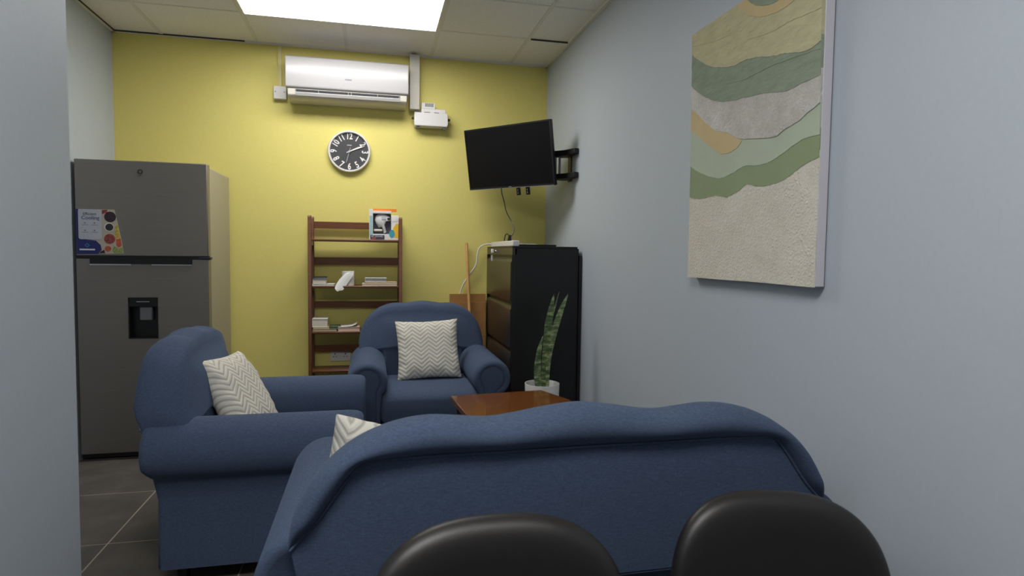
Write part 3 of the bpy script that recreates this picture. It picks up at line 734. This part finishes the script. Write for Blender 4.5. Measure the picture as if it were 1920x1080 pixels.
b3 = [(2.356, 1.881), (2.296, 1.844), (2.228, 1.796), (2.163, 1.756), (2.083, 1.733), (2.008, 1.698), (1.905, 1.679), (1.796, 1.664), (1.753, 1.677), (1.686, 1.691), (1.636, 1.711), (1.595, 1.725)]
b4 = [(2.349, 1.644), (2.283, 1.612), (2.195, 1.582), (2.113, 1.566), (2.037, 1.575), (1.967, 1.592), (1.899, 1.586), (1.836, 1.584), (1.763, 1.601), (1.709, 1.62), (1.657, 1.633), (1.592, 1.634)]
b5 = [(2.342, 1.512), (2.254, 1.499), (2.149, 1.504), (2.07, 1.491), (1.997, 1.506), (1.946, 1.524), (1.879, 1.51), (1.817, 1.51), (1.758, 1.516), (1.704, 1.534), (1.652, 1.554), (1.593, 1.567)]
tanp = [(2.353, 1.883), (2.296, 1.846), (2.228, 1.798), (2.163, 1.758), (2.083, 1.735), (1.981, 1.685), (2.006, 1.664), (2.06, 1.652), (2.118, 1.656), (2.201, 1.702), (2.291, 1.757), (2.353, 1.792)]
arc = [(2.03, az1), (1.98, 2.131), (1.896, 2.086), (1.819, 2.067), (1.748, 2.064), (1.70, 2.075), (1.655, 2.10), (1.62, 2.14), (1.605, az1)]
core = [(1.968, az1), (1.931, 2.142), (1.882, 2.117), (1.821, 2.10), (1.749, 2.10), (1.70, 2.12), (1.67, 2.15), (1.66, az1)]
fold1 = [(2.351, 2.13), (2.2, 2.10), (2.066, 2.081), (1.958, 2.032), (1.815, 2.01), (1.745, 2.013), (1.678, 2.008), (1.604, 2.0)]
fold2 = [(2.351, 2.04), (2.329, 2.02), (2.216, 1.955), (2.094, 1.915), (1.984, 1.898), (1.917, 1.898), (1.8, 1.90), (1.6, 1.885)]
rg = random.Random(3)
def edge(pts, jit):
    return [(p.x, p.y+rg.uniform(-jit, jit)) for p in crom([(p[0], p[1], 0) for p in pts], 6)]
def zat(c, y):          # height of a torn edge at y (edges run from large y to small)
    if y >= c[0][0]: return c[0][1]
    for a, b in zip(c, c[1:]):
        if b[0] <= y <= a[0]: return a[1]+(b[1]-a[1])*(a[0]-y)/max(1e-6, a[0]-b[0])
    return c[-1][1]
def band(name, top, bot, m, off, jit=.0016):
    mg = .0004+off*.12; lo = edge(bot, jit); hi = None if top is None else edge(top, jit); secs = []
    for k in range(121):
        y = ay1-mg - (ay1-ay0-2*mg)*k/120
        z0 = zat(lo, y)-oz; z1 = (az1 if hi is None else min(az1, zat(hi, y)))-oz; z1 = max(z1, z0+.002)
        secs.append([(PX-XR+.0005, y-oy, z0), (PX-XR+.0005, y-oy, z1), (PX-XR-off, y-oy, z1), (PX-XR-off, y-oy, z0)])
    return MB().loft(secs).build(name, m, t)
up = lambda b, d: [(y, z+d) for y, z in b]
band('sand_ground', up(b5, .02), [(ay1, az0), (ay0, az0)], m_stone, .0018)
band('moss_layer', up(b4, .02), b5, m_moss, .0032)
band('pale_sage_layer', up(b3, .02), b4, m_palesage, .0046)
MB().prism([(min(y, ay1-.0005)-oy, z-oz) for y, z in tanp], PX-XR-.004, PX-XR-.0062, 'yz').build('tan_layer', m_sand, t)
band('grey_plaster_layer', up(b2, .02), b3, m_stonegrey, .0076)
band('sage_cloth_layer', up(fold2, .02), b2, m_sage, .0092)
band('sage_cloth_layer', up(b1, .02), fold2, m_sage, .0106)
band('olive_cloth_layer', up(fold1, .02), b1, m_olive, .0122)
band('olive_cloth_layer', None, fold1, m_olive, .0136)
MB().prism([(y-oy, z-oz) for y, z in edge(arc, .001)], PX-XR-.0134, PX-XR-.0152, 'yz').build('tan_arc', m_sand, t)
MB().prism([(y-oy, z-oz) for y, z in edge(core, .001)], PX-XR-.0150, PX-XR-.0166, 'yz').build('green_core', m_sage, t)
MB().cyl((-.012, ay0-oy+.0, .42), .004, -.008, 'y', 10).build('hanging_screw', m_grey, t)
MB().box(-.006, -.0005, ay0-oy+.03, ay1-oy-.03, az1-oz-.06, az1-oz-.03).build('hanging_rail', m_tabledark, t)

# ------------------------------------------------------------------ black leather chairs
def leather_chair(label, loc, rz, hw=.235, top=.80, tilt=-8):
    t = thing('leather_chair', label, 'chair', loc, rz, 'black leather chairs')
    zc, hh = top-.21, .21
    def ring(y, k, e=2.9):
        out = []
        for i in range(64):
            a = 2*PI*i/64; ca, sa = math.cos(a), math.sin(a)
            x = (hw-k)*math.copysign(abs(ca)**(2/e), ca); z = (hh-k)*math.copysign(abs(sa)**(2/e), sa)
            x *= 1-.05*(z/hh)                      # a little narrower to the top
            bow = -.045*(x/hw)**2                   # wings curve towards the sitter
            out.append((x, y+bow-math.tan(math.radians(tilt))*(z), zc+z))
        return out
    prof = [(-.040, .15), (-.041, .1), (-.040, .06), (-.036, .032), (-.027, .013), (-.014, .003), (0, 0), (.014, .003), (.027, .013), (.034, .032), (.036, .06), (.036, .13)]
    mb = MB(); mb.loft([ring(y, k) for y, k in prof]); mb.build('backrest', m_leather, t, smooth=True, angle=80, sub=1)
    secs = [[(x, y, z) for x, y in rrect(-.235+k, .235-k, -.50+k, -.04-k, .06)] for z, k in ((.395, .02), (.40, .004), (.43, 0), (.455, .006), (.468, .025), (.472, .06))]
    MB().loft(secs).build('seat', m_leather, t, smooth=True, angle=80)
    for sx in (-1, 1):
        MB().tube(crom([(sx*.2, -.46, 0), (sx*.2, -.45, .3), (sx*.2, -.42, .385), (sx*.2, -.3, .39)], 5), .011, 10).build('leg', m_blackmetal, t, smooth=True)
        MB().tube(crom([(sx*.2, .02, 0), (sx*.2, -.03, .3), (sx*.2, -.05, .385), (sx*.2, -.2, .39)], 5), .011, 10).build('leg', m_blackmetal, t, smooth=True)
        MB().tube(crom([(sx*.12, -.12, .392), (sx*.12, .0, .40), (sx*.12, .045, .44), (sx*.12, .03, .55)], 5), .012, 10).build('back_support', m_blackmetal, t, smooth=True)
    return t
leather_chair('black leather chair at the bottom centre, left of the other leather chair', (.227, 1.10, 0), 0, .256, .768)
leather_chair('black leather chair at the bottom right, nearest to the blue right wall', (.839, 1.12, 0), math.radians(-14), .232, .762)
